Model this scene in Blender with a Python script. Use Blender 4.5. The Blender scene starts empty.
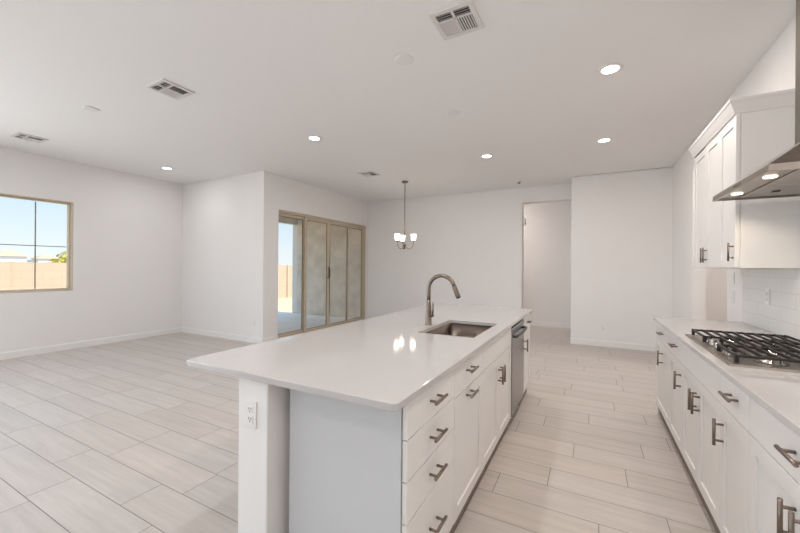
import bpy, bmesh, math, random
from mathutils import Vector, Matrix, Euler
random.seed(7)
sc = bpy.context.scene
COL = sc.collection
PI = math.pi

# ------------------------------------------------------------------ camera
F_PX, PSI, ROLL, EYE = 358.0, math.atan(190/358), math.radians(0.43), 1.37
cd = bpy.data.cameras.new('camera'); cam = bpy.data.objects.new('camera', cd); COL.objects.link(cam)
cd.sensor_width = 36.0; cd.lens = 36.0*F_PX/800; cd.shift_y = 0.8/800; cd.clip_start = 0.02; cd.clip_end = 500
_r = Vector((math.cos(PSI), math.sin(PSI), 0)); _u = Vector((0, 0, 1)); _f = Vector((-math.sin(PSI), math.cos(PSI), 0))
_r2 = _r*math.cos(ROLL) + _u*math.sin(ROLL); _u2 = _u*math.cos(ROLL) - _r*math.sin(ROLL)
m = Matrix.Identity(4)
for i in range(3):
    m[i][0], m[i][1], m[i][2] = _r2[i], _u2[i], -_f[i]
m[2][3] = EYE
cam.matrix_world = m
sc.camera = cam

# ------------------------------------------------------------------ world, sun, added fill lamps, exposure
sc.view_settings.view_transform = 'Standard'
sc.view_settings.look = 'None'
sc.view_settings.gamma = 1.0
sc.view_settings.use_curve_mapping = False
sc.view_settings.exposure = 0.22
W = bpy.data.worlds.new('sky'); sc.world = W; W.use_nodes = True
wn = W.node_tree; wn.nodes.clear()
wo = wn.nodes.new('ShaderNodeOutputWorld'); wb = wn.nodes.new('ShaderNodeBackground')
wt = wn.nodes.new('ShaderNodeTexCoord'); ws = wn.nodes.new('ShaderNodeSeparateXYZ'); wr = wn.nodes.new('ShaderNodeValToRGB')
wn.links.new(wt.outputs['Generated'], ws.inputs[0]); wn.links.new(ws.outputs['Z'], wr.inputs[0])
wn.links.new(wr.outputs[0], wb.inputs[0]); wn.links.new(wb.outputs[0], wo.inputs[0])
e = wr.color_ramp.elements
e[0].position = 0.0; e[0].color = (0.72, 0.76, 0.76, 1)
e[1].position = 1.0; e[1].color = (0.40, 0.68, 1.05, 1)
for p_, c_ in ((0.03, (0.68, 0.74, 0.77, 1)), (0.13, (0.53, 0.66, 0.76, 1)), (0.35, (0.50, 0.72, 0.95, 1))):
    k_ = e.new(p_); k_.color = c_
wb.inputs[1].default_value = 1.2

def light(name, kind, energy, color, loc, rot=(0, 0, 0), **kw):
    d = bpy.data.lights.new(name, kind); d.energy = energy; d.color = color
    for k, v in kw.items(): setattr(d, k, v)
    o = bpy.data.objects.new(name, d); COL.objects.link(o); o.location = loc; o.rotation_euler = rot
    return o
sun = light('sun', 'SUN', 4.5, (1.0, 0.93, 0.82), (0, 0, 20), angle=math.radians(0.6))
sun.rotation_euler = Vector((-0.52, -0.14, -0.85)).to_track_quat('-Z', 'Y').to_euler()
FILL_COL = (0.80, 0.915, 1.0)
# unseen fill lamps added behind the camera, set in made-up rear openings
REAR = [(-7.0, -4.4, 0.35, 2.55), (-3.8, -1.0, 0.05, 2.6), (-0.6, 0.9, 0.9, 2.5)]
REAR_Y, REAR_W, SIDE_W = -5.0, 1.0, 26.0
for (x0, x1, z0, z1) in REAR:
    a = (x1-x0)*(z1-z0)
    light('rear_fill_light', 'AREA', REAR_W*a, FILL_COL, ((x0+x1)/2, REAR_Y-0.1, (z0+z1)/2), (PI/2, 0, 0), shape='RECTANGLE', size=x1-x0, size_y=z1-z0)
# more added fill lamps in made-up left windows, tilted up to lift the ceiling
SIDE = [(-3.9, -2.1, 0.75, 2.5), (-1.4, 0.4, 0.75, 2.5)]
for (y0, y1, z0, z1) in SIDE:
    light('side_fill_light', 'AREA', SIDE_W*(y1-y0)*(z1-z0), FILL_COL, (-7.85, (y0+y1)/2, (z0+z1)/2-0.1), (PI/2+math.radians(22), 0, -PI/2), shape='RECTANGLE', size=y1-y0, size_y=z1-z0)
CAN_W, CAN_COL, CAN_WARM = 11.0, (0.95, 0.98, 1.0), (0.99, 0.925, 0.86)

# ------------------------------------------------------------------ materials
def srgb(r, g, b):
    def c(v):
        v /= 255.0
        return v/12.92 if v <= 0.04045 else ((v+0.055)/1.055)**2.4
    return (c(r), c(g), c(b), 1)
def mat(name, col, rough=0.5, metal=0.0, spec=0.5, noise=0.0, scale=(5, 5, 5), bump=0.0, coat=0.0, emit=None, estr=0.0, det=4):
    M = bpy.data.materials.new(name); M.use_nodes = True
    nt = M.node_tree; b = nt.nodes['Principled BSDF']
    b.inputs['Base Color'].default_value = col; b.inputs['Roughness'].default_value = rough
    b.inputs['Metallic'].default_value = metal; b.inputs['Specular IOR Level'].default_value = spec
    b.inputs['Coat Weight'].default_value = coat
    if emit: b.inputs['Emission Color'].default_value = emit; b.inputs['Emission Strength'].default_value = estr
    if noise or bump:
        tc = nt.nodes.new('ShaderNodeTexCoord'); mp = nt.nodes.new('ShaderNodeMapping'); mp.inputs['Scale'].default_value = scale
        nz = nt.nodes.new('ShaderNodeTexNoise'); nz.inputs['Scale'].default_value = 1.0; nz.inputs['Detail'].default_value = det
        nt.links.new(tc.outputs['Object'], mp.inputs[0]); nt.links.new(mp.outputs[0], nz.inputs['Vector'])
        if noise:
            rp = nt.nodes.new('ShaderNodeMapRange'); rp.inputs['From Min'].default_value = 0.3; rp.inputs['From Max'].default_value = 0.7
            rp.inputs['To Min'].default_value = 1-noise; rp.inputs['To Max'].default_value = 1+noise
            mx = nt.nodes.new('ShaderNodeVectorMath'); mx.operation = 'SCALE'; mx.inputs[0].default_value = col[:3]
            nt.links.new(nz.outputs['Fac'], rp.inputs[0]); nt.links.new(rp.outputs[0], mx.inputs['Scale'])
            nt.links.new(mx.outputs[0], b.inputs['Base Color'])
        if bump:
            bp = nt.nodes.new('ShaderNodeBump'); bp.inputs['Strength'].default_value = bump; bp.inputs['Distance'].default_value = 0.002
            nt.links.new(nz.outputs['Fac'], bp.inputs['Height']); nt.links.new(bp.outputs[0], b.inputs['Normal'])
    return M
M = {}
M['wall'] = mat('wall_paint', srgb(242, 238, 236), 0.75, spec=0.25, noise=0.006, scale=(3, 3, 3), bump=0.08)
M['ceiling'] = mat('ceiling_paint', srgb(246, 244, 243), 0.9, spec=0.15, noise=0.006, scale=(30, 30, 30))
M['trim'] = mat('trim_paint', srgb(242, 239, 236), 0.4)
M['cab'] = mat('cabinet_paint', srgb(234, 230, 227), 0.38, noise=0.005, scale=(2, 2, 2))
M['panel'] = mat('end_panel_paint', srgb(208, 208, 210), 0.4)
M['toe'] = mat('toe_kick_shaded', srgb(132, 118, 107), 0.6)  # board colour darkened to stand in for the shade under the fronts
M['inside'] = mat('cabinet_inside', srgb(170, 158, 145), 0.7)
M['quartz'] = mat('white_quartz', srgb(197, 192, 190), 0.07, spec=0.5, noise=0.012, scale=(14, 14, 14))
M['nickel'] = mat('brushed_nickel', srgb(136, 123, 113), 0.32, metal=1.0, noise=0.05, scale=(3, 60, 60))
M['steel'] = mat('brushed_steel', srgb(158, 155, 153), 0.27, metal=1.0, noise=0.04, scale=(2, 2, 120))
M['steel_sink'] = mat('sink_steel', srgb(128, 115, 105), 0.32, metal=1.0, noise=0.04, scale=(60, 3, 3))
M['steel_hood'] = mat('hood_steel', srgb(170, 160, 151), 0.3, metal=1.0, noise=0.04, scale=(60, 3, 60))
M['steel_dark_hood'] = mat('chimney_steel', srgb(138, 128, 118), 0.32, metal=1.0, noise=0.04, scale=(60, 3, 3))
M['gasket'] = mat('door_gasket', srgb(92, 84, 76), 0.7)
M['dark_steel'] = mat('dark_steel', srgb(74, 72, 72), 0.3, metal=1.0)
M['iron'] = mat('cast_iron', srgb(44, 40, 39), 0.5, spec=0.4, noise=0.1, scale=(80, 80, 80), bump=0.1)
M['black'] = mat('black_plastic', srgb(28, 27, 27), 0.4)
M['plate'] = mat('white_plastic', srgb(240, 238, 236), 0.35)
M['slot'] = mat('socket_slots', srgb(70, 66, 64), 0.6)
M['ventback'] = mat('vent_dark', srgb(66, 64, 63), 0.8)
M['ventmetal'] = mat('vent_enamel', srgb(226, 222, 219), 0.45)
M['vinyl'] = mat('tan_vinyl_frame', srgb(206, 190, 168), 0.5)
M['muntin'] = mat('muntin_bar', srgb(150, 142, 132), 0.5)
M['grout'] = mat('floor_grout', srgb(136, 130, 126), 0.9)
M['stucco'] = mat('stucco', srgb(226, 214, 198), 0.95, noise=0.14, scale=(3, 3, 3), bump=0.4, det=8)
M['stucco_white'] = mat('white_stucco', srgb(232, 228, 222), 0.95, noise=0.03, scale=(6, 6, 6))
M['concrete'] = mat('patio_concrete', srgb(238, 234, 228), 0.85, noise=0.05, scale=(2, 2, 2))
M['dirt'] = mat('desert_ground', srgb(214, 190, 158), 0.95, noise=0.1, scale=(1.5, 1.5, 1.5))
M['roof_tile'] = mat('roof_tile', srgb(196, 172, 148), 0.9, noise=0.08, scale=(4, 4, 4))
M['leaf'] = mat('foliage', srgb(196, 188, 92), 0.8, noise=0.25, scale=(5, 5, 5))
M['bark'] = mat('bark', srgb(98, 82, 66), 0.9)
M['hill'] = mat('far_hills', srgb(150, 158, 160), 1.0, noise=0.06, scale=(0.1, 0.1, 0.1))
M['lens'] = mat('lit_lens', (1, 1, 1, 1), 0.5, emit=(1.0, 0.9, 0.78, 1), estr=9.0)
M['shade'] = mat('lit_glass_shade', (1, 0.95, 0.88, 1), 0.4, emit=(1.0, 0.87, 0.70, 1), estr=6.5)
M['hoodlamp'] = mat('lit_hood_lens', (1, 1, 1, 1), 0.5, emit=(1.0, 0.86, 0.68, 1), estr=2.5)

def glass(name, tint, gloss=0.08):
    G = bpy.data.materials.new(name); G.use_nodes = True; nt = G.node_tree; nt.nodes.clear()
    o = nt.nodes.new('ShaderNodeOutputMaterial'); mx = nt.nodes.new('ShaderNodeMixShader'); t = nt.nodes.new('ShaderNodeBsdfTransparent')
    g = nt.nodes.new('ShaderNodeBsdfGlossy'); lw = nt.nodes.new('ShaderNodeLayerWeight'); lw.inputs[0].default_value = 0.5; fr = nt.nodes.new('ShaderNodeMath'); fr.operation = 'POWER'; fr.inputs[1].default_value = 4.0; nt.links.new(lw.outputs['Facing'], fr.inputs[0])
    t.inputs[0].default_value = tint; g.inputs['Roughness'].default_value = 0.01
    nt.links.new(fr.outputs[0], mx.inputs[0]); nt.links.new(t.outputs[0], mx.inputs[1]); nt.links.new(g.outputs[0], mx.inputs[2]); nt.links.new(mx.outputs[0], o.inputs[0])
    return G
M['glass'] = glass('window_glass', (0.97, 0.98, 0.98, 1))
M['glass_door'] = glass('door_glass', (0.95, 0.96, 0.96, 1))

# block wall (mortar courses) and glazed wall tile: procedural brick pattern
def brick_mat(name, c1, c2, mortar, w, h, msize, rough, axes, bump, spec=0.5):
    B = bpy.data.materials.new(name); B.use_nodes = True; nt = B.node_tree; b = nt.nodes['Principled BSDF']
    b.inputs['Roughness'].default_value = rough; b.inputs['Specular IOR Level'].default_value = spec
    tc = nt.nodes.new('ShaderNodeTexCoord'); sp = nt.nodes.new('ShaderNodeSeparateXYZ'); cb = nt.nodes.new('ShaderNodeCombineXYZ')
    nt.links.new(tc.outputs['Object'], sp.inputs[0]); nt.links.new(sp.outputs[axes[0]], cb.inputs[0]); nt.links.new(sp.outputs[axes[1]], cb.inputs[1])
    br = nt.nodes.new('ShaderNodeTexBrick'); br.inputs['Color1'].default_value = c1; br.inputs['Color2'].default_value = c2; br.inputs['Mortar'].default_value = mortar
    br.inputs['Scale'].default_value = 1.0; br.inputs['Mortar Size'].default_value = msize; br.inputs['Brick Width'].default_value = w; br.inputs['Row Height'].default_value = h
    br.inputs['Mortar Smooth'].default_value = 0.2
    nt.links.new(cb.outputs[0], br.inputs['Vector']); nt.links.new(br.outputs['Color'], b.inputs['Base Color'])
    bp = nt.nodes.new('ShaderNodeBump'); bp.invert = True; bp.inputs['Strength'].default_value = bump; bp.inputs['Distance'].default_value = 0.003
    nt.links.new(br.outputs['Fac'], bp.inputs['Height']); nt.links.new(bp.outputs[0], b.inputs['Normal'])
    return B
M['block'] = brick_mat('fence_block', srgb(212, 190, 168), srgb(208, 186, 164), srgb(200, 178, 157), 0.4, 0.2, 0.008, 0.95, ('Y', 'Z'), 0.5, 0.1)
M['tile'] = brick_mat('backsplash_tile', srgb(232, 231, 229), srgb(230, 229, 227), srgb(218, 216, 213), 0.4, 0.1, 0.0025, 0.18, ('Y', 'Z'), 0.4)

# floor tile: per-tile tint from a colour attribute, streaks along the plank
def floor_mat():
    B = bpy.data.materials.new('wood_look_tile'); B.use_nodes = True; nt = B.node_tree; b = nt.nodes['Principled BSDF']
    at = nt.nodes.new('ShaderNodeVertexColor'); at.layer_name = 'tint'
    tc = nt.nodes.new('ShaderNodeTexCoord'); mp = nt.nodes.new('ShaderNodeMapping'); mp.inputs['Scale'].default_value = (1.6, 26, 1)
    nz = nt.nodes.new('ShaderNodeTexNoise'); nz.inputs['Scale'].default_value = 1.0; nz.inputs['Detail'].default_value = 6; nz.inputs['Roughness'].default_value = 0.65
    ad = nt.nodes.new('ShaderNodeVectorMath'); ad.operation = 'ADD'
    sc_ = nt.nodes.new('ShaderNodeVectorMath'); sc_.operation = 'SCALE'; sc_.inputs['Scale'].default_value = 60
    nt.links.new(at.outputs['Color'], sc_.inputs[0]); nt.links.new(tc.outputs['Object'], mp.inputs[0])
    nt.links.new(mp.outputs[0], ad.inputs[0]); nt.links.new(sc_.outputs[0], ad.inputs[1]); nt.links.new(ad.outputs[0], nz.inputs['Vector'])
    rp = nt.nodes.new('ShaderNodeMapRange'); rp.inputs['From Min'].default_value = 0.3; rp.inputs['From Max'].default_value = 0.7
    rp.inputs['To Min'].default_value = 0.905; rp.inputs['To Max'].default_value = 1.08
    nt.links.new(nz.outputs['Fac'], rp.inputs[0])
    mx = nt.nodes.new('ShaderNodeVectorMath'); mx.operation = 'SCALE'
    nt.links.new(at.outputs['Color'], mx.inputs[0]); nt.links.new(rp.outputs[0], mx.inputs['Scale']); nt.links.new(mx.outputs[0], b.inputs['Base Color'])
    b.inputs['Roughness'].default_value = 0.36; b.inputs['Specular IOR Level'].default_value = 0.4
    return B
M['floor'] = floor_mat()

# ------------------------------------------------------------------ helpers
class MB:
    """collects shapes in world coordinates and links them as ONE mesh object"""
    def __init__(s): s.bm = bmesh.new()
    def box(s, x0, x1, y0, y1, z0, z1, mi=0):
        v = [s.bm.verts.new((x, y, z)) for x in (x0, x1) for y in (y0, y1) for z in (z0, z1)]
        for f in ((0, 1, 3, 2), (4, 6, 7, 5), (0, 4, 5, 1), (2, 3, 7, 6), (0, 2, 6, 4), (1, 5, 7, 3)):
            fc = s.bm.faces.new([v[i] for i in f]); fc.material_index = mi
        return s
    def poly(s, pts):
        s.bm.faces.new([s.bm.verts.new(p) for p in pts]); return s
    def prism(s, prof, axis, a, b):
        """profile (list of 2D points) swept along an axis from a to b"""
        def P(p, t): return {'x': (t, p[0], p[1]), 'y': (p[0], t, p[1]), 'z': (p[0], p[1], t)}[axis]
        A = [s.bm.verts.new(P(p, a)) for p in prof]; B = [s.bm.verts.new(P(p, b)) for p in prof]
        n = len(prof)
        for i in range(n): s.bm.faces.new((A[i], A[(i+1) % n], B[(i+1) % n], B[i]))
        s.bm.faces.new(A[::-1]); s.bm.faces.new(B); return s
    def lathe(s, cx, cy, prof, n=24, mi=0):
        """rings (r, z) about the vertical through cx, cy"""
        rings = []
        for r, z in prof:
            if r < 1e-6: rings.append([s.bm.verts.new((cx, cy, z))])
            else: rings.append([s.bm.verts.new((cx+r*math.cos(2*PI*i/n), cy+r*math.sin(2*PI*i/n), z)) for i in range(n)])
        for A, B in zip(rings, rings[1:]):
            for i in range(n):
                j = (i+1) % n
                if len(A) == 1 and len(B) == 1: continue
                if len(A) == 1: f = s.bm.faces.new((A[0], B[j], B[i]))
                elif len(B) == 1: f = s.bm.faces.new((A[i], A[j], B[0]))
                else: f = s.bm.faces.new((A[i], A[j], B[j], B[i]))
                f.material_index = mi; f.smooth = True
        return s
    def tube(s, pts, r, n=12):
        """round tube through the points; r is one radius or one per point"""
        pts = [Vector(p) for p in pts]; R = r if isinstance(r, (list, tuple)) else [r]*len(pts)
        rings = []; prev = None
        for i, p in enumerate(pts):
            d = (pts[min(i+1, len(pts)-1)] - pts[max(i-1, 0)]).normalized()
            if prev is None:
                up = Vector((0, 0, 1)) if abs(d.z) < 0.9 else Vector((1, 0, 0)); a = d.cross(up).normalized()
            else: a = (prev - d*prev.dot(d)).normalized()
            prev = a; b = d.cross(a)
            rings.append([s.bm.verts.new(p + (a*math.cos(2*PI*k/n) + b*math.sin(2*PI*k/n))*R[i]) for k in range(n)])
        for A, B in zip(rings, rings[1:]):
            for i in range(n):
                f = s.bm.faces.new((A[i], A[(i+1) % n], B[(i+1) % n], B[i])); f.smooth = True
        s.bm.faces.new(rings[0][::-1]); s.bm.faces.new(rings[-1]); return s
    def build(s, name, material, parent=None, bevel=0.0, seg=2):
        off = Vector((0, 0, 0)); p = parent
        while p is not None: off += p.location; p = p.parent
        if parent is None:
            xs = [v.co for v in s.bm.verts]
            off = Vector(((min(c.x for c in xs)+max(c.x for c in xs))/2, (min(c.y for c in xs)+max(c.y for c in xs))/2, min(c.z for c in xs)))
        bmesh.ops.recalc_face_normals(s.bm, faces=s.bm.faces)
        bmesh.ops.translate(s.bm, verts=s.bm.verts, vec=-off)
        me = bpy.data.meshes.new(name); s.bm.to_mesh(me); s.bm.free()
        for mm in (material if isinstance(material, (list, tuple)) else [material]): me.materials.append(mm)
        o = bpy.data.objects.new(name, me); COL.objects.link(o)
        if parent is None: o.location = off
        else: o.parent = parent
        if bevel:
            bv = o.modifiers.new('bevel', 'BEVEL'); bv.width = bevel; bv.segments = seg; bv.limit_method = 'ANGLE'; bv.angle_limit = math.radians(50)
        return o

def slab(outline, holes, mapf, name, material, thick, parent=None, bevel=0.0, kind=None):
    """a sheet with holes: filled 2D outline, extruded; mapf turns (a, b, depth) into world coordinates"""
    cu = bpy.data.curves.new('tmp', 'CURVE'); cu.dimensions = '2D'; cu.fill_mode = 'BOTH'; cu.extrude = thick/2
    for loop in [outline]+holes:
        sp = cu.splines.new('POLY'); sp.points.add(len(loop)-1); sp.use_cyclic_u = True
        for q, (a, b) in zip(sp.points, loop): q.co = (a, b, 0, 1)
    ob = bpy.data.objects.new('tmp', cu); COL.objects.link(ob)
    bpy.context.view_layer.update()
    me = bpy.data.meshes.new_from_object(ob.evaluated_get(bpy.context.evaluated_depsgraph_get()))
    bpy.data.objects.remove(ob); bpy.data.curves.remove(cu)
    b = MB(); b.bm.from_mesh(me); bpy.data.meshes.remove(me)
    bmesh.ops.remove_doubles(b.bm, verts=b.bm.verts, dist=1e-5)
    for v in b.bm.verts: v.co = Vector(mapf(v.co.x, v.co.y, v.co.z + thick/2))
    if bevel: bmesh.ops.dissolve_limit(b.bm, angle_limit=0.01, verts=b.bm.verts, edges=b.bm.edges)
    for f in b.bm.faces: f.material_index = 0; f.smooth = False
    o = b.build(name, material, parent, bevel, 3)
    if kind: o['kind'] = kind
    return o
def rect(a0, a1, b0, b1): return [(a0, b0), (a1, b0), (a1, b1), (a0, b1)]
def rrect(a0, a1, b0, b1, r, n=6):
    out = []
    for (cx, cy, s0) in ((a1-r, b0+r, -90), (a1-r, b1-r, 0), (a0+r, b1-r, 90), (a0+r, b0+r, 180)):
        for k in range(n+1):
            t = math.radians(s0+90*k/n); out.append((cx+r*math.cos(t), cy+r*math.sin(t)))
    return out
def doorway(a0, a1, b1, d0, d1, h):
    return [(a0, 0), (d0, 0), (d0, h), (d1, h), (d1, 0), (a1, 0), (a1, b1), (a0, b1)]
def tag(o, label, cat, group=None):
    o['label'] = label; o['category'] = cat
    if group: o['group'] = group
    return o
def thing(name, label, cat, loc, group=None):
    o = bpy.data.objects.new(name, None); COL.objects.link(o); o.location = loc; o.empty_display_size = 0.1
    return tag(o, label, cat, group)
def struct(o): o['kind'] = 'structure'; return o
def copy_tree(o, parent=None):
    c = o.copy(); COL.objects.link(c)
    if parent is not None: c.parent = parent
    for ch in list(o.children): copy_tree(ch, c)
    return c

H = 3.05
# ------------------------------------------------------------------ floor
XL, XR, YR = -7.45, 1.19, REAR_Y
YN, XS, YD, YE = 4.43, -5.07, 7.77, 7.26          # nook wall, slider wall, dining wall, end wall
rooms = [(-7.45, -5.18, YR, YN), (-5.18, 1.33, YR, 7.9), (-3.0, 1.5, 7.9, 9.05), (1.33, 2.7, 3.9, 7.2)]
P, L, Y0, G = 0.2285, 0.9, 1.06, 0.0042
known = {-1: .67, 0: .34, 1: .55, 4: .05, 5: .38, 6: .67, 7: .22, 8: .8, 9: .355, 10: .55, 11: 0.0, 12: .45, 13: .22, 14: .66}
bm = bmesh.new(); cl = bm.loops.layers.float_color.new('tint')
base = srgb(201, 191, 184)
for k in range(-28, 37):
    ya, yb = Y0+k*P+G/2, Y0+(k+1)*P-G/2
    off = known.get(k, random.random()*L)
    n0 = int(math.floor((-7.6-off)/L))
    for i in range(n0, n0+14):
        xa, xb = off+i*L+G/2, off+(i+1)*L-G/2
        v = 1 + random.uniform(-0.035, 0.035); w = random.uniform(-0.012, 0.012)
        col = (base[0]*v*(1+w), base[1]*v, base[2]*v*(1-w), 1)
        for (rx0, rx1, ry0, ry1) in rooms:
            x0, x1, y0, y1 = max(xa, rx0), min(xb, rx1), max(ya, ry0), min(yb, ry1)
            if x1-x0 < 0.003 or y1-y0 < 0.003: continue
            f = bm.faces.new([bm.verts.new(p) for p in ((x0, y0, 0), (x1, y0, 0), (x1, y1, 0), (x0, y1, 0))])
            for lp in f.loops: lp[cl] = col
fl = MB(); fl.bm.free(); fl.bm = bm
for (rx0, rx1, ry0, ry1) in rooms:
    fl.box(rx0, rx1, ry0, ry1, -0.12, -0.0012, 1)
bm.normal_update()
struct(fl.build('floor', [M['floor'], M['grout']]))

# ------------------------------------------------------------------ ceiling and walls
c = MB()
for (x0, x1, y0, y1) in ((-7.62, -5.25, YR-.15, 4.58), (-5.25, 1.33, YR-.15, 8.0), (-3.15, 1.65, 8.0, 9.2), (1.33, 2.85, 3.75, 7.4)):
    c.box(x0, x1, y0, y1, H, H+0.15)
struct(c.build('ceiling', M['ceiling']))
WZ0, WZ1, WY0, WY1 = 0.95, 2.39, 0.86, 2.66
slab(rect(YR-0.15, 4.58, 0, H), [rect(WY0, WY1, WZ0, WZ1)]+[rect(*q) for q in SIDE], lambda a, b, d: (-7.62+d, a, b), 'wall_left', M['wall'], 0.17, kind='structure')
slab(rect(-7.45, XS-0.18, 0, H), [], lambda a, b, d: (a, YN+d, b), 'wall_nook', M['wall'], 0.15, kind='structure')
SY0, SY1, SZ = 4.77, 7.735, 2.425
slab(doorway(YN, YD, H, SY0, SY1, SZ), [], lambda a, b, d: (XS-0.18+d, a, b), 'wall_sliding_door', M['wall'], 0.18, kind='structure')
OX0, OX1, OZ = -1.255, -0.31, 2.735
slab([(XS-0.18, 0), (OX0, 0), (OX0, OZ), (OX1, OZ), (OX1, H), (XS-0.18, H)], [], lambda a, b, d: (a, YD+d, b), 'wall_dining', M['wall'], 0.23, kind='structure')
w = MB(); w.prism([(-0.31, YE), (1.33, YE), (1.33, YE+0.15), (-0.16, YE+0.15), (-0.16, 8.0), (-0.31, 8.0)], 'z', 0, H)
struct(w.build('wall_end', M['wall'], bevel=0.02, seg=3))
PY0, PY1, PZ = 4.61, 5.97, 2.74
slab([(YR-.15, 0), (PY0, 0), (PY0, PZ), (PY1, PZ), (PY1, 0), (YE, 0), (YE, H), (YR-.15, H)], [], lambda a, b, d: (XR+d, a, b), 'wall_right', M['wall'], 0.14, kind='structure')
slab(rect(-7.45, XR, 0, H), [rect(x0, x1, z0, z1) for (x0, x1, z0, z1) in REAR], lambda a, b, d: (a, YR-0.15+d, b), 'wall_rear', M['wall'], 0.15, kind='structure')
struct(MB().box(-3.15, 1.65, 9.05, 9.2, 0, H).build('wall_hall', M['wall']))
struct(MB().box(-3.15, -3.0, 8.0, 9.05, 0, H).build('wall_hall_left', M['wall']))
struct(MB().box(1.5, 1.65, 8.0, 9.05, 0, H).build('wall_hall_right', M['wall']))
w = MB(); w.prism([(1.33, 3.75), (2.85, 3.75), (2.85, 7.4), (1.33, 7.4), (1.33, 7.26), (2.7, 7.26), (2.7, 3.9), (1.33, 3.9)], 'z', 0, H)
struct(w.build('wall_pantry', M['wall']))

BH, BT = 0.105, 0.014
def base_prof(s): return [(0, 0), (s*BT, 0), (s*BT, BH-0.012), (s*BT*0.45, BH), (0, BH)]
def base_x(name, xw, s, y0, y1):
    return struct(MB().prism([(xw+p[0], p[1]) for p in base_prof(s)], 'y', y0, y1).build(name, M['trim']))
def base_y(name, yw, s, x0, x1):
    return struct(MB().prism([(yw+p[0], p[1]) for p in base_prof(s)], 'x', x0, x1).build(name, M['trim']))
base_x('baseboard_left', XL, 1, YR, YN-BT); base_y('baseboard_nook', YN, -1, XL, XS)
base_y('baseboard_dining', YD, -1, XS, OX0); base_y('baseboard_end', YE, -1, -0.31, XR)
base_x('baseboard_right', XR, -1, PY1, YE-BT); base_y('baseboard_hall', 9.05, -1, -2.98, 1.48)
base_x('baseboard_sliding_door', XS, 1, YN, SY0-0.01); base_x('baseboard_pantry', 2.7, -1, 3.92, 7.2)

# ------------------------------------------------------------------ left window
wd = struct(thing('window_1', 'left wall window in a tan frame overlooking the block fence', 'window', (-7.56, (WY0+WY1)/2, WZ0)))
FX0, FX1 = -7.60, -7.53
slab(rect(WY0, WY1, WZ0, WZ1), [rect(WY0+0.03, WY1-0.03, WZ0+0.04, WZ1-0.035)], lambda a, b, d: (FX0+d, a, b), 'frame', M['vinyl'], FX1-FX0, wd, bevel=0.004)
MB().box(-7.568, -7.562, WY0+0.03, WY1-0.03, WZ0+0.04, WZ1-0.035).build('pane', M['glass'], wd)
ym = 2.24
for yy in (ym, ym-0.6, ym-1.2 if ym-1.2 > WY0+.1 else ym-0.6):
    if yy == ym or yy == ym-0.6: MB().box(-7.574, -7.556, yy-0.006, yy+0.006, WZ0+0.045, WZ1-0.05).build('muntin', M['muntin'], wd)
MB().box(-7.574, -7.556, WY0+0.05, WY1-0.05, 1.655, 1.667).build('muntin', M['muntin'], wd)
# tan liner of the recess
slab(rect(WY0-0.0, WY1+0.0, WZ0-0.0, WZ1+0.0), [rect(WY0+0.012, WY1-0.012, WZ0+0.012, WZ1-0.012)], lambda a, b, d: (FX1+d, a, b), 'recess_liner', M['vinyl'], 0.074, wd)

# made-up rear window frames without panes, built around the added lamps
for i, (x0, x1, z0, z1) in enumerate(REAR):
    o = slab(rect(x0, x1, z0, z1), [rect(x0+0.05, x1-0.05, z0+0.05, z1-0.05)], lambda a, b, d: (a, YR-0.11+d, b), 'window_%d' % (i+2), M['vinyl'], 0.06, kind='structure')

for i, (y0, y1, z0, z1) in enumerate(SIDE):  # made-up left window frames for the added side lamps, no panes
    slab(rect(y0, y1, z0, z1), [rect(y0+0.05, y1-0.05, z0+0.05, z1-0.05)], lambda a, b, d: (FX0+d, a, b), 'window_%d' % (i+5), M['vinyl'], 0.07, kind='structure')

# ------------------------------------------------------------------ sliding glass door
dr = struct(thing('door_1', 'four panel sliding glass door in a tan frame opening to the patio', 'door', (XS-0.11, (SY0+SY1)/2, 0)))
DX0, DX1 = -5.215, -5.115
slab([(SY0, 0), (SY1, 0), (SY1, SZ), (SY0, SZ)], [rect(SY0+0.035, SY1-0.035, 0.025, SZ-0.04)], lambda a, b, d: (DX0+d, a, b), 'frame', M['vinyl'], DX1-DX0, dr, bevel=0.003)
ys = [SY0+0.035, 5.545, 6.275, 7.005, SY1-0.035]
for i in range(4):
    ya, yb = ys[i]-(0.02 if i in (1, 3) else 0), ys[i+1]+(0.02 if i in (0, 2) else 0)
    if i == 1: yb = ys[2]-0.002
    if i == 2: ya = ys[2]+0.002
    xf = -5.205 if i in (0, 3) else -5.160
    p = slab(rect(ya, yb, 0.027, SZ-0.042), [rect(ya+0.05, yb-0.05, 0.085, SZ-0.1)], lambda a, b, d: (xf+d, a, b), 'door_panel', M['vinyl'], 0.036, dr, bevel=0.003)
    MB().box(xf+0.015, xf+0.021, ya+0.045, yb-0.045, 0.08, SZ-0.095).build('glass_pane', M['glass_door'], p)
    slab(rect(ya+0.044, yb-0.044, 0.079, SZ-0.094), [rect(ya+0.058, yb-0.058, 0.093, SZ-0.108)], lambda a, b, d: (xf+0.022+d, a, b), 'gasket', M['gasket'], 0.008, p)
    if i in (1, 2):
        yh = yb-0.025 if i == 1 else ya+0.025
        hb = MB(); hb.tube([(xf+0.034, yh, 1.12), (xf+0.075, yh, 1.14), (xf+0.075, yh, 1.34), (xf+0.034, yh, 1.36)], 0.011, 8)
        o = hb.build('door_handle', M['dark_steel'] if i == 1 else M['vinyl'], p)
        o['label'] = 'dark pull handle' if i == 1 else 'tan pull handle'

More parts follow.
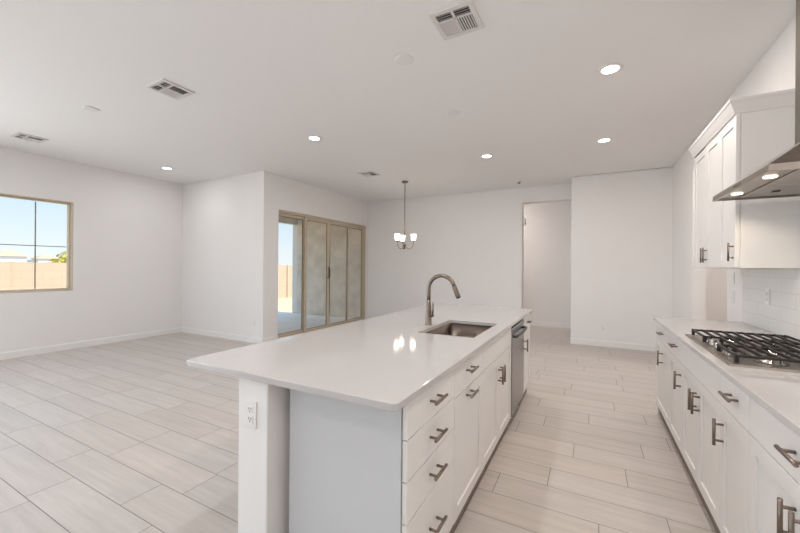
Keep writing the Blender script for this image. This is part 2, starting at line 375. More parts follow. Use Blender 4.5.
# ------------------------------------------------------------------ outside
struct(MB().box(-90, -5.25, -40, 90, -0.35, -0.14).build('ground', M['dirt']))
struct(MB().box(-8.6, -5.26, 4.6, 8.0, -0.139, -0.02).build('patio_slab', M['concrete']))
struct(MB().box(-7.75, -5.27, 8.02, 8.25, -0.139, 2.85).build('wall_patio', M['stucco']))
struct(MB().box(-7.95, -5.27, 4.6, 8.45, 2.86, 3.05).build('patio_roof', M['stucco']))
struct(MB().box(-7.95, -7.75, 4.6, 8.45, 2.62, 2.858).build('trim_patio_beam', M['stucco_white']))
struct(MB().box(-7.95, -7.76, 8.04, 8.4, -0.139, 2.618).build('patio_column', M['stucco_white']))
fn = MB().box(-13.2, -13.0, -30, 40, -0.2, 1.43)
fence = fn.build('block_fence', M['block'])
for k in range(9): MB().box(-13.0, -12.95, 3.18+4.8*(k-4), 3.38+4.8*(k-4), -0.2, 1.43).build('pilaster', M['block'], fence)
tag(fence, 'tan concrete block fence across the yard, seen through window and glass door', 'fence')
def house(x, y, w, d, hw, hr, label):
    t = thing('house', label, 'house', (x, y, -0.2), 'neighbour houses beyond the fence')
    MB().box(x-d/2, x+d/2, y-w/2, y+w/2, -0.2, hw).build('wall', M['stucco_white'], t)
    e_ = 0.5
    r = MB(); bmv = r.bm
    a = [bmv.verts.new(q) for q in ((x-d/2-e_, y-w/2-e_, hw), (x+d/2+e_, y-w/2-e_, hw), (x+d/2+e_, y+w/2+e_, hw), (x-d/2-e_, y+w/2+e_, hw))]
    q0, q1 = bmv.verts.new((x, y-w/2+d/2-e_, hw+hr)), bmv.verts.new((x, y+w/2-d/2+e_, hw+hr))
    for f in ((a[0], a[1], q0), (a[1], a[2], q1, q0), (a[2], a[3], q1), (a[3], a[0], q0, q1), (a[3], a[2], a[1], a[0])): bmv.faces.new(f)
    r.build('roof', M['roof_tile'], t)
    MB().box(x+d/2, x+d/2+0.04, y-0.6, y+0.6, 1.0, 2.1).build('window', M['black'], t)
house(-150, 38.5, 6.5, 6, 3.7, 1.8, 'pale house with low hipped roof beyond the fence, at window left edge')
house(-150, 46.8, 5, 5, 3.2, 1.4, 'small pale house roof beyond the fence, just right of the muntin')
def tree(x, y, h, r, label):
    t = thing('tree', label, 'tree', (x, y, -0.2))
    MB().tube([(x, y, -0.2), (x+0.1, y, h*0.4), (x, y+0.1, h*0.7)], [0.22, 0.16, 0.08], 10).build('trunk', M['bark'], t)
    b = MB(); rr = random.Random(3)
    for k in range(700):
        v = Vector((rr.gauss(0, 1), rr.gauss(0, 1), rr.gauss(0, 1))).normalized()*r*(rr.random()**0.35)
        cc = Vector((x+v.x, y+v.y, h*0.66+v.z*0.75)); s_ = rr.uniform(0.07, 0.15)
        u1 = Vector((rr.gauss(0, 1), rr.gauss(0, 1), rr.gauss(0, 1))).normalized(); u2 = u1.orthogonal().normalized(); u3 = u1.cross(u2)
        b.poly([cc+u2*s_, cc+u3*s_*0.6, cc-u2*s_, cc-u3*s_*0.6])
    b.build('foliage', M['leaf'], t)
tree(-27, 9.6, 2.2, 0.95, 'yellow green tree above the fence at the window right edge')
hb = MB(); rr = random.Random(5); prev = None
for k in range(60):
    ang = math.radians(60+k*2.2); R_ = 300
    pt = (R_*-math.sin(ang), R_*math.cos(ang)); hz = 6+3*math.sin(k*0.7)+2*math.sin(k*1.9+1)
    if prev: hb.prism([(prev[0], prev[1]), (pt[0], pt[1]), (pt[0]*1.05, pt[1]*1.05), (prev[0]*1.05, prev[1]*1.05)], 'z', -5, (hz+prev[2])/2)
    prev = (pt[0], pt[1], hz)
struct(hb.build('hills', M['hill']))

# ------------------------------------------------------------------ cabinet pieces
def bar_handle(parent, cen, axis, out, length=0.125, proj=0.035, r=0.0068):
    """bar pull: round bar on two posts; axis 'y' or 'z'; out is +1/-1 along x"""
    x, y, z = cen; b = MB(); xb = x+out*proj
    e1 = (0, length/2, 0) if axis == 'y' else (0, 0, length/2)
    b.tube([(xb, y-e1[1], z-e1[2]), (xb, y+e1[1], z+e1[2])], r, 10)
    for s_ in (-1, 1):
        k = s_*0.62
        b.tube([(x-out*0.001, y+e1[1]*k, z+e1[2]*k), (xb, y+e1[1]*k, z+e1[2]*k)], r*0.85, 8)
    return b.build('handle', M['nickel'], parent)
def shaker(xb, s, y0, y1, z0, z1, rail=0.058, t=0.02):
    """shaker front as one mesh: frame proud of a recessed flat panel; xb back face, s facing"""
    b = MB(); X = [xb, xb+s*t, xb+s*(t-0.009)]
    def bx(xa, xc, *q): b.box(min(xa, xc), max(xa, xc), *q)
    bx(X[0], X[1], y0, y0+rail, z0, z1); bx(X[0], X[1], y1-rail, y1, z0, z1)
    bx(X[0], X[1], y0+rail, y1-rail, z0, z0+rail); bx(X[0], X[1], y0+rail, y1-rail, z1-rail, z1)
    bx(X[0], X[2], y0+rail, y1-rail, z0+rail, z1-rail)
    return b
def front(xb, s, y0, y1, z0, z1, t=0.02):
    b = MB(); b.box(min(xb, xb+s*t), max(xb, xb+s*t), y0, y1, z0, z1); return b
ZT, ZS, ZB, GAP = 0.878, 0.722, 0.112, 0.0042
def carcass(t, xf, xb, y0, y1, zb, zt, name='body', m_='cab', top=False):
    """open box: two sides, bottom, back, front rails; xf is the front plane, xb the back"""
    lo, hi = min(xf, xb), max(xf, xb); k = 0.018; b = MB()
    b.box(lo, hi, y0+0.001, y0+k, zb, zt); b.box(lo, hi, y1-k, y1-0.001, zb, zt)
    b.box(lo+0.0005, hi-0.0005, y0+k, y1-k, zb, zb+k)
    s = 1 if xf > xb else -1
    b.box(min(xb, xb+s*0.012), max(xb, xb+s*0.012), y0+k, y1-k, zb+k, zt)
    if top: b.box(lo+0.0005, hi-0.0005, y0+k, y1-k, zt-k, zt)
    return b.build(name, M[m_], t)
def base_cabinet(label, xf, xb, y0, y1, fronts, group, name='base_cabinet', endpanel=None):
    s = 1 if xf > xb else -1
    t = thing(name, label, 'cabinet', ((xf+xb)/2, (y0+y1)/2, 0), group)
    carcass(t, xf, xb, y0, y1, 0.1, 0.884)
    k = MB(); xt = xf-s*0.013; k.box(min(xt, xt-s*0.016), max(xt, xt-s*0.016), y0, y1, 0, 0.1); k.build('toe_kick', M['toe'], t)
    if endpanel is not None:
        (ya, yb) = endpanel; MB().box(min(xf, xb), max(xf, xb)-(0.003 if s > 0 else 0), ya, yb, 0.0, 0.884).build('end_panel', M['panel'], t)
    for (kind, ya, yb, za, zb_, hd) in fronts:
        if kind == 'drawer':
            p = front(xf, s, ya+GAP/2, yb-GAP/2, za, zb_).build('drawer', M['cab'], t, 0.0015)
        elif kind == 'false':
            p = front(xf, s, ya+GAP/2, yb-GAP/2, za, zb_).build('false_front', M['cab'], t, 0.0015)
        else:
            p = shaker(xf, s, ya+GAP/2, yb-GAP/2, za, zb_).build('door', M['cab'], t, 0.0015)
        if hd:
            ax, hy, hz = hd; bar_handle(p, (xf+s*0.02, hy, hz), ax, s)
    return t

# ------------------------------------------------------------------ island
IF, IB = -0.60, -1.185
struct(MB().box(-1.382, -1.2, 1.075, 4.18, 0, 0.884).build('wall_island', M['wall'], bevel=0.006))
base_y('baseboard_island', 1.075, -1, -1.396, -1.186)
base_x('baseboard_island_side', -1.382, -1, 1.075, 4.18)
gi = 'white base cabinets of the island'
y = [1.157, 1.672, 2.19, 3.10, 3.71, 4.18]
zs = [ZT, 0.737, 0.584, 0.431, ZB]
base_cabinet('island cabinet with a stack of four slab drawers, nearest the camera', IF, -1.15, y[0]+0.012, y[1],
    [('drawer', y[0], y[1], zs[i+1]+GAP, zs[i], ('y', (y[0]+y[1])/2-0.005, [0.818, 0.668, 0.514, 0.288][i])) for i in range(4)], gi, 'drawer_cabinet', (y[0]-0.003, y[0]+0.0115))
base_cabinet('island cabinet with one drawer over a pull-out door, both with horizontal handles', IF, IB, y[1], y[2],
    [('drawer', y[1], y[2], ZS+GAP, ZT, ('y', 1.90, 0.823)), ('door', y[1], y[2], ZB, ZS, ('y', 1.90, 0.69))], gi, 'pullout_cabinet')
ymid = (y[2]+y[3])/2
base_cabinet('island sink cabinet with blank front above two doors, left of the dishwasher', IF, IB, y[2], y[3],
    [('false', y[2], y[3], ZS+GAP, ZT, None), ('door', y[2], ymid, ZB, ZS, ('z', ymid-0.035, 0.60)), ('door', ymid, y[3], ZB, ZS, ('z', ymid+0.035, 0.60))], gi, 'sink_cabinet')
base_cabinet('narrow island cabinet at the far end beyond the dishwasher', IF, IB, y[4], y[5],
    [('drawer', y[4], y[5], ZS+GAP, ZT, ('y', 3.945, 0.81)), ('door', y[4], y[5], ZB, ZS, ('z', 3.755, 0.60))], gi, 'base_cabinet')

# dishwasher
t = thing('dishwasher', 'stainless steel dishwasher built into the island with a bar handle', 'dishwasher', (-0.87, (y[3]+y[4])/2, 0))
ya, yb = y[3]+0.004, y[4]-0.004
MB().box(-1.15, -0.602, ya+0.01, yb-0.01, 0.08, 0.87).build('tub', M['dark_steel'], t)
MB().box(-0.60, -0.572, ya, yb, 0.115, 0.835).build('door', M['steel'], t, 0.004)
MB().box(-0.60, -0.574, ya, yb, 0.838, 0.864).build('control_panel', M['steel'], t, 0.002)
MB().box(-0.66, -0.64, ya, yb, 0.0, 0.112).build('toe_kick', M['black'], t)
hb = MB(); n = 12
hb.tube([(-0.574, ya+0.03, 0.79)] + [(-0.535+0.0-0.012*abs(1-2*i/n)**2, ya+0.03+(yb-ya-0.06)*i/n, 0.79) for i in range(n+1)] + [(-0.574, yb-0.03, 0.79)], 0.012, 10)
hb.build('handle', M['dark_steel'], t)

# worktop with the sink cut-out, sink, faucet
WT0, WT1 = 0.886, 0.914
SX0, SX1, SYA, SYB = -1.075, -0.668, 2.285, 2.985
o = slab(rrect(-1.735, -0.565, 1.045, 4.215, 0.024), [rrect(SX0, SX1, SYA, SYB, 0.012, 3)], lambda a, b, d: (a, b, WT0+d), 'island_worktop', M['quartz'], WT1-WT0, bevel=0.003)
tag(o, 'long white quartz worktop on the island with undermount sink cutout', 'worktop')
t = thing('kitchen_sink', 'rectangular stainless steel undermount sink in the island worktop', 'sink', ((SX0+SX1)/2, (SYA+SYB)/2, 0.66))
b = MB(); a0, a1, b0, b1 = SX0-0.004, SX1+0.004, SYA-0.004, SYB+0.004; zf, zt = 0.665, WT0-0.001
outer = rrect(a0, a1, b0, b1, 0.03, 4); inner_b = rrect(a0+0.02, a1-0.02, b0+0.02, b1-0.02, 0.03, 4)
vt = [b.bm.verts.new((p[0], p[1], zt)) for p in outer]; vm = [b.bm.verts.new((p[0], p[1], zf+0.02)) for p in outer]; vb = [b.bm.verts.new((p[0], p[1], zf)) for p in inner_b]
nn = len(outer)
for A, B in ((vt, vm), (vm, vb)):
    for i in range(nn): f = b.bm.faces.new((A[i], A[(i+1) % nn], B[(i+1) % nn], B[i])); f.smooth = True
b.bm.faces.new(vb)
o = b.build('basin', M['steel_sink'], t)
sm = o.modifiers.new('thick', 'SOLIDIFY'); sm.thickness = 0.0015; sm.offset = 0
MB().lathe((SX0+SX1)/2-0.05, (SYA+SYB)/2, [(0, zf+0.006), (0.03, zf+0.004), (0.045, zf+0.007), (0.055, zf+0.003), (0.055, zf+0.001)], 20).build('drain', M['steel'], t)

fx, fy = -1.135, 2.63
t = thing('kitchen_faucet', 'brushed nickel gooseneck pull-down faucet beside the sink', 'faucet', (fx, fy, WT1))
MB().lathe(fx, fy, [(0, WT1+.0005), (0.029, WT1+.0005), (0.029, WT1+0.006), (0.025, WT1+0.012), (0.023, WT1+0.10), (0.019, WT1+0.16), (0.0165, WT1+0.2), (0, WT1+0.2)], 20).build('base', M['nickel'], t)
Rr = 0.108; zc = WT1+0.285
pts = [(fx, fy, WT1+0.19), (fx, fy, WT1+0.24)] + [(fx+Rr-Rr*math.cos(a), fy, zc+Rr*math.sin(a)) for a in [PI*k/14*0.91 for k in range(15)]]
MB().tube(pts, 0.0155, 14).build('spout', M['nickel'], t)
e0 = Vector(pts[-1]); dd = (Vector(pts[-1])-Vector(pts[-2])).normalized()
h = MB().tube([e0-dd*0.002, e0+dd*0.012, e0+dd*0.08, e0+dd*0.092], [0.0165, 0.018, 0.02, 0.018], 14).build('spray_head', M['nickel'], t)
MB().tube([e0+dd*0.092, e0+dd*0.1], 0.0165, 14).build('nozzle', M['black'], h)
lv = MB(); lv.tube([(fx+0.018, fy-0.008, WT1+0.075), (fx+0.045, fy-0.014, WT1+0.078)], 0.013, 10); lv.tube([(fx+0.038, fy-0.012, WT1+0.075), (fx+0.043, fy-0.014, WT1+0.125), (fx+0.046, fy-0.016, WT1+0.185)], [0.008, 0.0065, 0.006], 10)
lv.build('lever', M['nickel'], t)

# ------------------------------------------------------------------ right run of base cabinets
RF, RB = 0.58, 1.186
gr = 'white base cabinets along the right wall'
yr = [0.34, 1.10, 1.90, 2.255, 3.05, 3.50, 4.15]
def pair(i, label, name='base_cabinet', false=False, hy=None):
    a_, b_ = yr[i], yr[i+1]; c_ = (a_+b_)/2
    top = ('false', a_, b_, ZS+GAP, ZT, None) if false else ('drawer', a_, b_, ZS+GAP, ZT, ('y', c_, 0.812))
    return base_cabinet(label, RF, RB, a_, b_, [top, ('door', a_, c_, ZB, ZS, ('z', c_-0.035, 0.60)), ('door', c_, b_, ZB, ZS, ('z', c_+0.035, 0.60))], gr, name)
def single(i, label, hy):
    a_, b_ = yr[i], yr[i+1]
    return base_cabinet(label, RF, RB, a_, b_, [('drawer', a_, b_, ZS+GAP, ZT, ('y', (a_+b_)/2-0.015, 0.812)), ('door', a_, b_, ZB, ZS, ('z', hy, 0.60))], gr,
        endpanel=(b_+0.0005, b_+0.0155) if i == 5 else None)
pair(0, 'right base cabinet at the near end of the run, outside the picture')
pair(1, 'wide right base cabinet with one drawer over two doors, nearest the camera')
single(2, 'narrow right base cabinet between the cooktop cabinet and the nearest wide one', 2.205)
pair(3, 'right base cabinet under the gas cooktop with blank front over two doors', 'cooktop_cabinet', True)
single(4, 'narrow right base cabinet just beyond the cooktop cabinet', 3.10)
single(5, 'right base cabinet at the far end of the run beside the opening', 3.80)
o = slab(rrect(0.54, 1.188, 0.34, 4.175, 0.008, 3), [], lambda a, b, d: (a, b, WT0+d), 'wall_worktop', M['quartz'], WT1-WT0, bevel=0.003)
tag(o, 'white quartz worktop along the right wall carrying the gas cooktop', 'worktop')
b = MB(); b.box(1.179, 1.1895, 0.34, 4.17, WT1+0.0005, 1.378); b.box(1.179, 1.1895, 2.17, 3.185, 1.378, 1.85)
struct(b.build('trim_backsplash', M['tile']))

# ------------------------------------------------------------------ upper cabinets and crown
UX, UZ0, UZ1 = 0.885, 1.382, 2.42
gu = 'white wall cabinets beside the hood'
def upper(label, y0, y1, doors, side=None):
    t = thing('wall_cabinet', label, 'cabinet', (1.05, (y0+y1)/2, UZ0), gu)
    carcass(t, UX, 1.186, y0, y1, UZ0, UZ1, top=True)
    for (a_, b_, hy) in doors:
        p = shaker(UX, -1, a_+GAP/2, b_-GAP/2, UZ0+0.004, UZ1-0.006).build('door', M['cab'], t, 0.0015)
        bar_handle(p, (UX-0.02, hy, UZ0+0.11), 'z', -1, 0.125, 0.027, 0.006)
    if side:
        sp = MB(); a_, b_ = side
        sp.box(UX+0.006, 1.186, a_, b_, UZ0, UZ1); o = sp.build('side_panel', M['cab'], t)
uy = [3.19, 3.55, 3.89, 4.275]
upper('single door white wall cabinet next to the range hood', uy[0]+0.012, uy[1], [(uy[0]+0.004, uy[1], uy[0]+0.04)], (uy[0]+0.0025, uy[0]+0.0125))
upper('double door white wall cabinet at the far end, left of the single door one', uy[1], uy[3], [(uy[1], uy[2], uy[2]-0.035), (uy[2], uy[3], uy[2]+0.035)])
prof = [(0.0, 0.0), (-0.012, 0.0), (-0.016, 0.012), (-0.025, 0.03), (-0.04, 0.068), (-0.046, 0.073), (-0.046, 0.092), (0.0, 0.092)]
b = MB()
rings = []
for k, (cx, cy, sx, sy) in enumerate(((1.186, uy[0], 0, 1), (UX-0.02, uy[0], 1, 1), (UX-0.02, uy[3], 1, 0), (1.186, uy[3], 0, 0))):
    rings.append([b.bm.verts.new((cx+p[0]*sx, cy+p[0]*sy, UZ1+0.001+p[1])) for p in prof])
nn = len(prof)
for A, B in zip(rings, rings[1:]):
    for i in range(nn): b.bm.faces.new((A[i], A[(i+1) % nn], B[(i+1) % nn], B[i]))
b.bm.faces.new(rings[0]); b.bm.faces.new(rings[-1][::-1])
struct(b.build('trim_crown', M['cab']))

# ------------------------------------------------------------------ range hood
HX, HY0, HY1, HZ = 0.73, 2.27, 3.13, 1.83
t = thing('range_hood', 'stainless steel chimney range hood over the gas cooktop', 'range hood', (1.186, (HY0+HY1)/2, HZ))
XW = 1.177
CX, CY0, CY1, CZ = 1.015, 2.54, 2.825, 2.075
b = MB(); bmv = b.bm; lip = 0.032
def ring(x0, x1, y0, y1, z): return [bmv.verts.new(p) for p in ((x0, y0, z), (x1, y0, z), (x1, y1, z), (x0, y1, z))]
r0 = ring(HX, XW, HY0, HY1, HZ); r1 = ring(HX, XW, HY0, HY1, HZ+lip); r2 = ring(CX, XW, CY0, CY1, CZ)
ri = ring(HX+0.012, XW-0.012, HY0+0.012, HY1-0.012, HZ); rj = ring(HX+0.012, XW-0.012, HY0+0.012, HY1-0.012, HZ+0.012)
for A, B in ((r0, r1), (r1, r2), (r0, ri), (ri, rj)):
    for i in range(4): bmv.faces.new((A[i], A[(i+1) % 4], B[(i+1) % 4], B[i]))
bmv.faces.new(rj); bmv.faces.new(r2)
b.build('canopy', M['steel_hood'], t)
MB().box(CX, XW, CY0, CY1, CZ+0.0005, H-0.001).build('chimney', M['steel_dark_hood'], t, 0.002)
for k in range(2):
    ya = HY0+0.06+k*0.375
    f = MB().box(HX+0.12, XW-0.04, ya, ya+0.365, HZ+0.006, HZ+0.0115)
    f.build('filter', M['steel_hood'], t, 0.002)
    MB().box(HX+0.22, HX+0.25, ya+0.18, ya+0.21, HZ+0.001, HZ+0.006).build('filter_latch', M['black'], t)
for yy in (HY0+0.2, HY1-0.2):
    MB().lathe(HX+0.07, yy, [(0, HZ+0.006), (0.026, HZ+0.006), (0.028, HZ+0.0115)], 20).build('lamp', M['hoodlamp'], t)
    light('hood_lamp_light', 'SPOT', 6.0, (1.0, 0.86, 0.70), (HX+0.07, yy, HZ+0.002), (0, 0, 0), spot_size=math.radians(150), spot_blend=0.6, shadow_soft_size=0.03)
for k in range(4):
    MB().box(HX-0.003, HX, 2.62+k*0.03, 2.638+k*0.03, HZ+0.011, HZ+0.021).build('button', M['steel'], t)

# ------------------------------------------------------------------ gas cooktop
KX0, KX1, KY0, KY1 = 0.585, 1.11, 2.235, 3.125
t = thing('gas_cooktop', 'stainless gas cooktop with black cast iron grates on the right worktop', 'cooktop', ((KX0+KX1)/2, (KY0+KY1)/2, WT1))
b = MB(); bmv = b.bm
zz = WT1+0.0008
q0 = ring(KX0, KX1, KY0, KY1, zz); q1 = ring(KX0+0.004, KX1-0.004, KY0+0.004, KY1-0.004, zz+0.009); q2 = ring(KX0+0.022, KX1-0.022, KY0+0.022, KY1-0.022, zz+0.010); q3 = ring(KX0+0.032, KX1-0.032, KY0+0.032, KY1-0.032, zz+0.005)
for A, B in ((q0, q1), (q1, q2), (q2, q3)):
    for i in range(4): bmv.faces.new((A[i], A[(i+1) % 4], B[(i+1) % 4], B[i]))
bmv.faces.new(q0); bmv.faces.new(q3)
b.build('pan', M['steel_hood'], t)
zp = zz+0.005
burners = [(0.78, 2.38, 0.04), (1.01, 2.38, 0.05), (0.90, 2.68, 0.062), (0.80, 2.98, 0.045), (1.01, 2.98, 0.04)]
for (bx_, by_, br_) in burners:
    bn = MB().lathe(bx_, by_, [(0, zp), (br_+0.022, zp), (br_+0.02, zp+0.006), (br_+0.004, zp+0.008), (br_, zp+0.02), (0, zp+0.02)], 24).build('burner', M['steel'], t)
    MB().lathe(bx_, by_, [(0, zp+0.0205), (br_-0.004, zp+0.0205), (br_-0.002, zp+0.026), (br_-0.01, zp+0.03), (0, zp+0.031)], 24).build('burner_cap', M['iron'], bn)
for k in range(5):
    kx, ky = 0.65, 2.48+k*0.095
    kb = MB().lathe(kx, ky, [(0, zp), (0.024, zp), (0.023, zp+0.004), (0.02, zp+0.006), (0.018, zp+0.03), (0.016, zp+0.033), (0, zp+0.033)], 20).build('knob', M['steel'], t)
    MB().box(kx-0.017, kx+0.003, ky-0.002, ky+0.002, zp+0.033, zp+0.0345).build('pointer', M['black'], kb)
zg0, zg1 = zz+0.038, zz+0.05
secs = [(KY0+0.03, KY0+0.315), (KY0+0.318, KY1-0.318), (KY1-0.315, KY1-0.03)]
for i, (ya, yb) in enumerate(secs):
    g = MB(); xa, xb_ = (KX0+0.03 if i != 1 else KX0+0.105), KX1-0.03
    w_ = 0.0045
    g.box(xa, xb_, ya, ya+2*w_, zg0, zg1); g.box(xa, xb_, yb-2*w_, yb, zg0, zg1)
    nb = 10 if i != 1 else 9
    for k in range(nb):
        xk = xa+w_+(xb_-xa-2*w_)*k/(nb-1)
        g.box(xk-w_*0.85, xk+w_*0.85, ya+0.001, yb-0.001, zg0+0.001, zg1+0.003)
    
    for xk in (xa, xb_-0.016):
        for yk in (ya, yb-0.016): g.box(xk, xk+0.016, yk, yk+0.016, zz+0.0105 if (xk < KX0+.04 or yk < KY0+.04 or True) else zp, zg0+0.004)
    g.build('grate', M['iron'], t, 0.001)

# ------------------------------------------------------------------ recessed lights
def recessed(x, y_, label, group='recessed ceiling lights', k=1.0):
    t = thing('recessed_light', label, 'ceiling light', (x, y_, H), group)
    MB().lathe(x, y_, [(0.066, H-0.004), (0.07, H-0.009), (0.092, H-0.006), (0.096, H-0.0005), (0.066, H-0.0005)], 28).build('trim_ring', M['plate'], t)
    MB().lathe(x, y_, [(0, H-0.0045), (0.0665, H-0.0045), (0.0665, H-0.001), (0, H-0.001)], 28).build('lens', M['lens'], t)
    o = light('recessed_light_glow', 'AREA', CAN_W*k, CAN_WARM if x > -1 or y_ > 8 else CAN_COL, (x, y_, H-0.012), (0, 0, 0), shape='DISK', size=0.13)
    return t
recessed(0.14, 3.48, 'lit recessed ceiling light nearest the camera, above the kitchen aisle')
recessed(0.15, 5.37, 'lit recessed ceiling light beyond the nearest one, above the far end of the aisle', k=0.7)
recessed(-1.38, 5.35, 'lit recessed ceiling light between the chandelier and the aisle lights')
recessed(-3.19, 3.60, 'lit recessed ceiling light above the open living area, left of the island')
recessed(-6.45, 3.56, 'lit recessed ceiling light at the far left, by the corner of the left wall', k=0.35)
for (x, y_) in ((0.14, 1.55), (-1.38, 1.4), (-3.19, 0.2), (-6.45, 0.2), (0.14, -0.6), (-3.19, -2.8), (-6.45, -2.8), (-2.35, 8.45), (2.0, 5.6)):  # unseen recessed lights added to brighten room, hall and pantry
    recessed(x, y_, 'unseen recessed ceiling light added to brighten the room', 'added recessed lights out of view', 1.5 if x > 1 else 1.25 if y_ > 8 else 0.6 if y_ < -2 else 1.0)

# ------------------------------------------------------------------ ceiling vents and round plates
def vent(x, y_, s, label):
    t = thing('air_vent', label, 'air vent', (x, y_, H), 'white ceiling air vents')
    z1, z0 = H-0.0005, H-0.012; e_ = s/2; fw = 0.034
    slab(rect(x-e_, x+e_, y_-e_, y_+e_), [rect(x-e_+fw, x+e_-fw, y_-e_+fw, y_+e_-fw)], lambda a, b, d: (a, b, z0+d), 'frame', M['ventmetal'], z1-z0, t, bevel=0.003)
    MB().box(x-e_+fw, x+e_-fw, y_-e_+fw, y_+e_-fw, H-0.003, H-0.0006).build('duct_opening', M['ventback'], t)
    i_ = e_-fw; b = MB()
    b.box(x-0.008, x+0.008, y_-i_, y_+i_, z0, H-0.003)
    ysplit = y_-i_+0.075
    b.box(x-i_, x+i_, ysplit-0.006, ysplit+0.006, z0, H-0.003)
    b.build('crossbar', M['ventmetal'], t)
    lv = MB()
    def slat(p, q, tilt):
        """one tilted blade between two points at the same height"""
        p, q = Vector(p), Vector(q); d = (q-p).normalized(); n_ = Vector((-d.y, d.x, 0)); wv = n_*0.006*tilt
        up = Vector((0, 0, 0.0075)); th = n_*0.0012
        vs = [lv.bm.verts.new(v) for v in (p-wv-th, p-wv+th, p+wv+th+up, p+wv-th+up, q-wv-th, q-wv+th, q+wv+th+up, q+wv-th+up)]
        for f in ((0, 1, 2, 3), (7, 6, 5, 4), (0, 4, 5, 1), (1, 5, 6, 2), (2, 6, 7, 3), (3, 7, 4, 0)): lv.bm.faces.new([vs[k] for k in f])
    zb = z0+0.0008
    for sx in (-1, 1):
        xa, xb_ = (x-i_+0.001, x-0.009) if sx < 0 else (x+0.009, x+i_-0.001)
        for k in range(3):
            yy = y_-i_+0.012+k*0.021; slat((xa, yy, zb), (xb_, yy, zb), 1)
        nb = 6
        for k in range(nb):
            xx = xa+0.009+(xb_-xa-0.018)*k/(nb-1); slat((xx, ysplit+0.008, zb), (xx, y_+i_-0.002, zb), sx)
    lv.build('louver_blades', M['ventmetal'], t)
    return t
vent(-0.81, 2.325, 0.295, 'white square ceiling air vent nearest the camera, at the top of the picture')
vent(-3.54, 1.98, 0.295, 'white square ceiling air vent above the open living area, second from the left')
vent(-6.56, 1.88, 0.295, 'white square ceiling air vent at the far left, near the window wall')
vent(-3.52, 5.42, 0.295, 'small looking far ceiling air vent beside the chandelier')
def disc(name, x, y_, r, label, cat, group=None):
    t = thing(name, label, cat, (x, y_, H), group)
    MB().lathe(x, y_, [(0, H-0.009), (r*0.85, H-0.008), (r*0.97, H-0.005), (r, H-0.0005), (0, H-0.0005)], 28).build('cover', M['plate'], t)
    return t
gp = 'round white ceiling cover plates'
disc('ceiling_cover_plate', -1.34, 2.57, 0.075, 'round white ceiling cover plate behind the nearest air vent', 'cover plate', gp)
disc('ceiling_cover_plate', -1.33, 3.70, 0.075, 'round white ceiling cover plate over the island, farther from the nearest air vent', 'cover plate', gp)
disc('ceiling_cover_plate', -4.75, 1.84, 0.075, 'round white ceiling cover plate between the two leftmost air vents', 'cover plate', gp)
t = disc('smoke_detector', -1.23, 7.22, 0.055, 'small round detector on the ceiling above the hall opening', 'smoke detector')
MB().lathe(-1.23, 7.22, [(0, H-0.042), (0.022, H-0.04), (0.028, H-0.0095), (0, H-0.0095)], 16).build('sensor', M['muntin'], t)

# ------------------------------------------------------------------ chandelier
cx, cy = -3.21, 6.23
t = thing('chandelier', 'three-light brushed nickel chandelier with lit white glass shades, hanging in the dining nook', 'chandelier', (cx, cy, H))
MB().lathe(cx, cy, [(0, H-0.03), (0.05, H-0.028), (0.062, H-0.018), (0.065, H-0.0005), (0, H-0.0005)], 24).build('canopy', M['nickel'], t)
MB().tube([(cx, cy, H-0.025), (cx, cy, 1.86)], 0.008, 10).build('stem', M['nickel'], t)
MB().lathe(cx, cy, [(0, 1.72), (0.012, 1.725), (0.02, 1.75), (0.012, 1.77), (0.026, 1.79), (0.03, 1.82), (0.016, 1.85), (0.014, 1.88), (0, 1.885)], 18).build('hub', M['nickel'], t)
for k in range(3):
    th = math.radians(70+120*k)                       # angle from the viewing direction, to the right
    fwd, rgt = Vector((_f.x, _f.y, 0)), Vector((_r.x, _r.y, 0))
    d_ = rgt*math.sin(th) - fwd*math.cos(th); R_ = 0.185
    def at(r_, z_): return (cx+d_.x*r_, cy+d_.y*r_, z_)
    am = MB().tube([at(0.012, 1.80), at(0.04, 1.755), at(0.085, 1.728), at(0.13, 1.738), at(0.168, 1.78), at(R_, 1.845), at(R_, 1.865)], 0.0062, 10).build('arm', M['nickel'], t)
    px, py, _z = at(R_, 0)
    MB().lathe(px, py, [(0, 1.86), (0.018, 1.862), (0.03, 1.875), (0.03, 1.888), (0, 1.888)], 16).build('cup', M['nickel'], am)
    MB().lathe(px, py, [(0, 1.889), (0.032, 1.889), (0.042, 1.91), (0.05, 2.01), (0.046, 2.01), (0.038, 1.915), (0, 1.9)], 20).build('glass_shade', M['shade'], am)

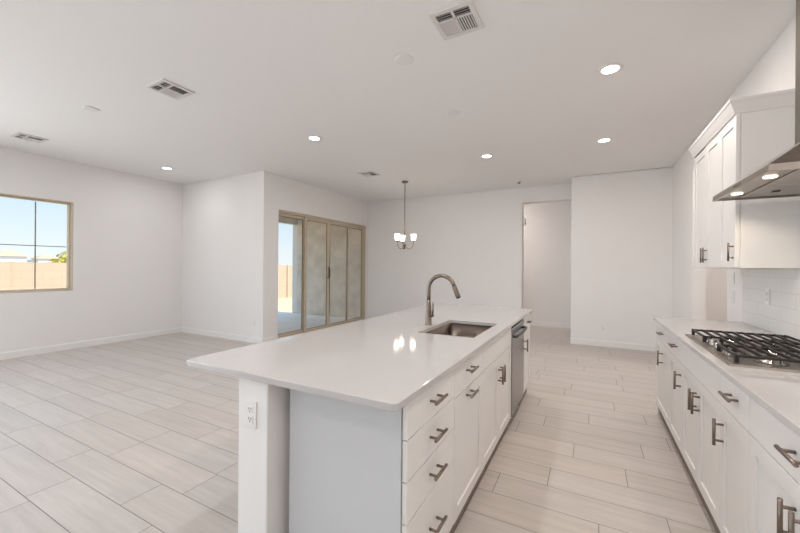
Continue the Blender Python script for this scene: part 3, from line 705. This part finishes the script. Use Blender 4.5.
# ------------------------------------------------------------------ outlets and switches
def wall_plate(name, label, cat, pos, nrm, w_=0.072, h_=0.116, style='outlet', group=None):
    """plate lying on a wall; nrm is the outward wall normal: '+x','-x','-y'"""
    x, y_, z = pos
    t = thing(name, label, cat, pos, group)
    def bx(u0, u1, z0, z1, d0, d1, nm, m_, par, bv=0.0):
        b = MB()
        if nrm == '-y': b.box(x+u0, x+u1, y_-d1, y_-d0, z+z0, z+z1)
        elif nrm == '+x': b.box(x+d0, x+d1, y_+u0, y_+u1, z+z0, z+z1)
        else: b.box(x-d1, x-d0, y_+u0, y_+u1, z+z0, z+z1)
        return b.build(nm, m_, par, bv)
    bx(-w_/2, w_/2, -h_/2, h_/2, 0.0004, 0.006, 'plate', M['plate'], t, 0.002)
    if style == 'outlet':
        for zz_ in (-0.021, 0.021):
            s_ = bx(-0.017, 0.017, zz_-0.015, zz_+0.015, 0.006, 0.0075, 'socket', M['plate'], t)
            bx(-0.008, -0.005, zz_-0.002, zz_+0.008, 0.0076, 0.008, 'slot', M['slot'], s_); bx(0.005, 0.008, zz_-0.002, zz_+0.008, 0.0076, 0.008, 'slot', M['slot'], s_)
            bx(-0.003, 0.003, zz_-0.011, zz_-0.006, 0.0076, 0.008, 'slot', M['slot'], s_)
    elif style == 'switch':
        n_ = max(1, round(w_/0.06)-0) if w_ > 0.09 else 1
        for k in range(n_):
            u_ = (k-(n_-1)/2)*0.046; bx(u_-0.0165, u_+0.0165, -0.033, 0.033, 0.006, 0.009, 'rocker', M['plate'], t, 0.001)
    return t
go = 'white wall outlets'; gs = 'white wall switches'
wall_plate('wall_outlet', 'white outlet on the near end of the island half wall, under the worktop', 'outlet', (-1.298, 1.075, 0.728), '-y', group=go)
wall_plate('wall_outlet', 'white outlet low on the nook wall, near the corner with the left wall', 'outlet', (-7.18, YN, 0.29), '-y', group=go)
wall_plate('wall_outlet', 'white outlet low on the nook wall, beside the sliding door corner', 'outlet', (-5.27, YN, 0.36), '-y', group=go)
wall_plate('light_switch', 'white double switch plate on the dining wall behind the chandelier', 'light switch', (-4.67, YD, 1.19), '-y', w_=0.118, style='switch', group=gs)
wall_plate('wall_outlet', 'white outlet low on the dining wall below the double switch', 'outlet', (-4.72, YD, 0.50), '-y', group=go)
wall_plate('light_switch', 'white switch plate on the dining wall, left of the hall opening', 'light switch', (-1.56, YD, 1.10), '-y', style='switch', group=gs)
wall_plate('light_switch', 'white double switch plate on the wall inside the hall', 'light switch', (-0.98, 9.05, 1.09), '-y', w_=0.118, style='switch', group=gs)
wall_plate('wall_outlet', 'white outlet low on the end wall, right of the hall opening', 'outlet', (0.21, YE, 0.33), '-y', group=go)
wall_plate('wall_outlet', 'white outlet on the tiled backsplash beneath the wall cabinets', 'outlet', (1.179, 3.66, 1.17), '-x', group=go)
wall_plate('light_switch', 'upper of two white switch plates past the end of the backsplash', 'light switch', (XR, 4.44, 1.295), '-x', style='switch', group=gs)
wall_plate('light_switch', 'lower of two white switch plates past the end of the backsplash', 'light switch', (XR, 4.44, 1.12), '-x', style='switch', group=gs)
t = thing('door_chime', 'small white door chime box on the left side of the hall opening', 'door chime', (OX0, 7.9, 2.36))
MB().box(OX0+0.0005, OX0+0.05, 7.84, 7.96, 2.28, 2.42).build('housing', M['plate'], t, 0.006)
MB().box(OX0+0.0505, OX0+0.053, 7.86, 7.94, 2.30, 2.33).build('grille', M['slot'], t)
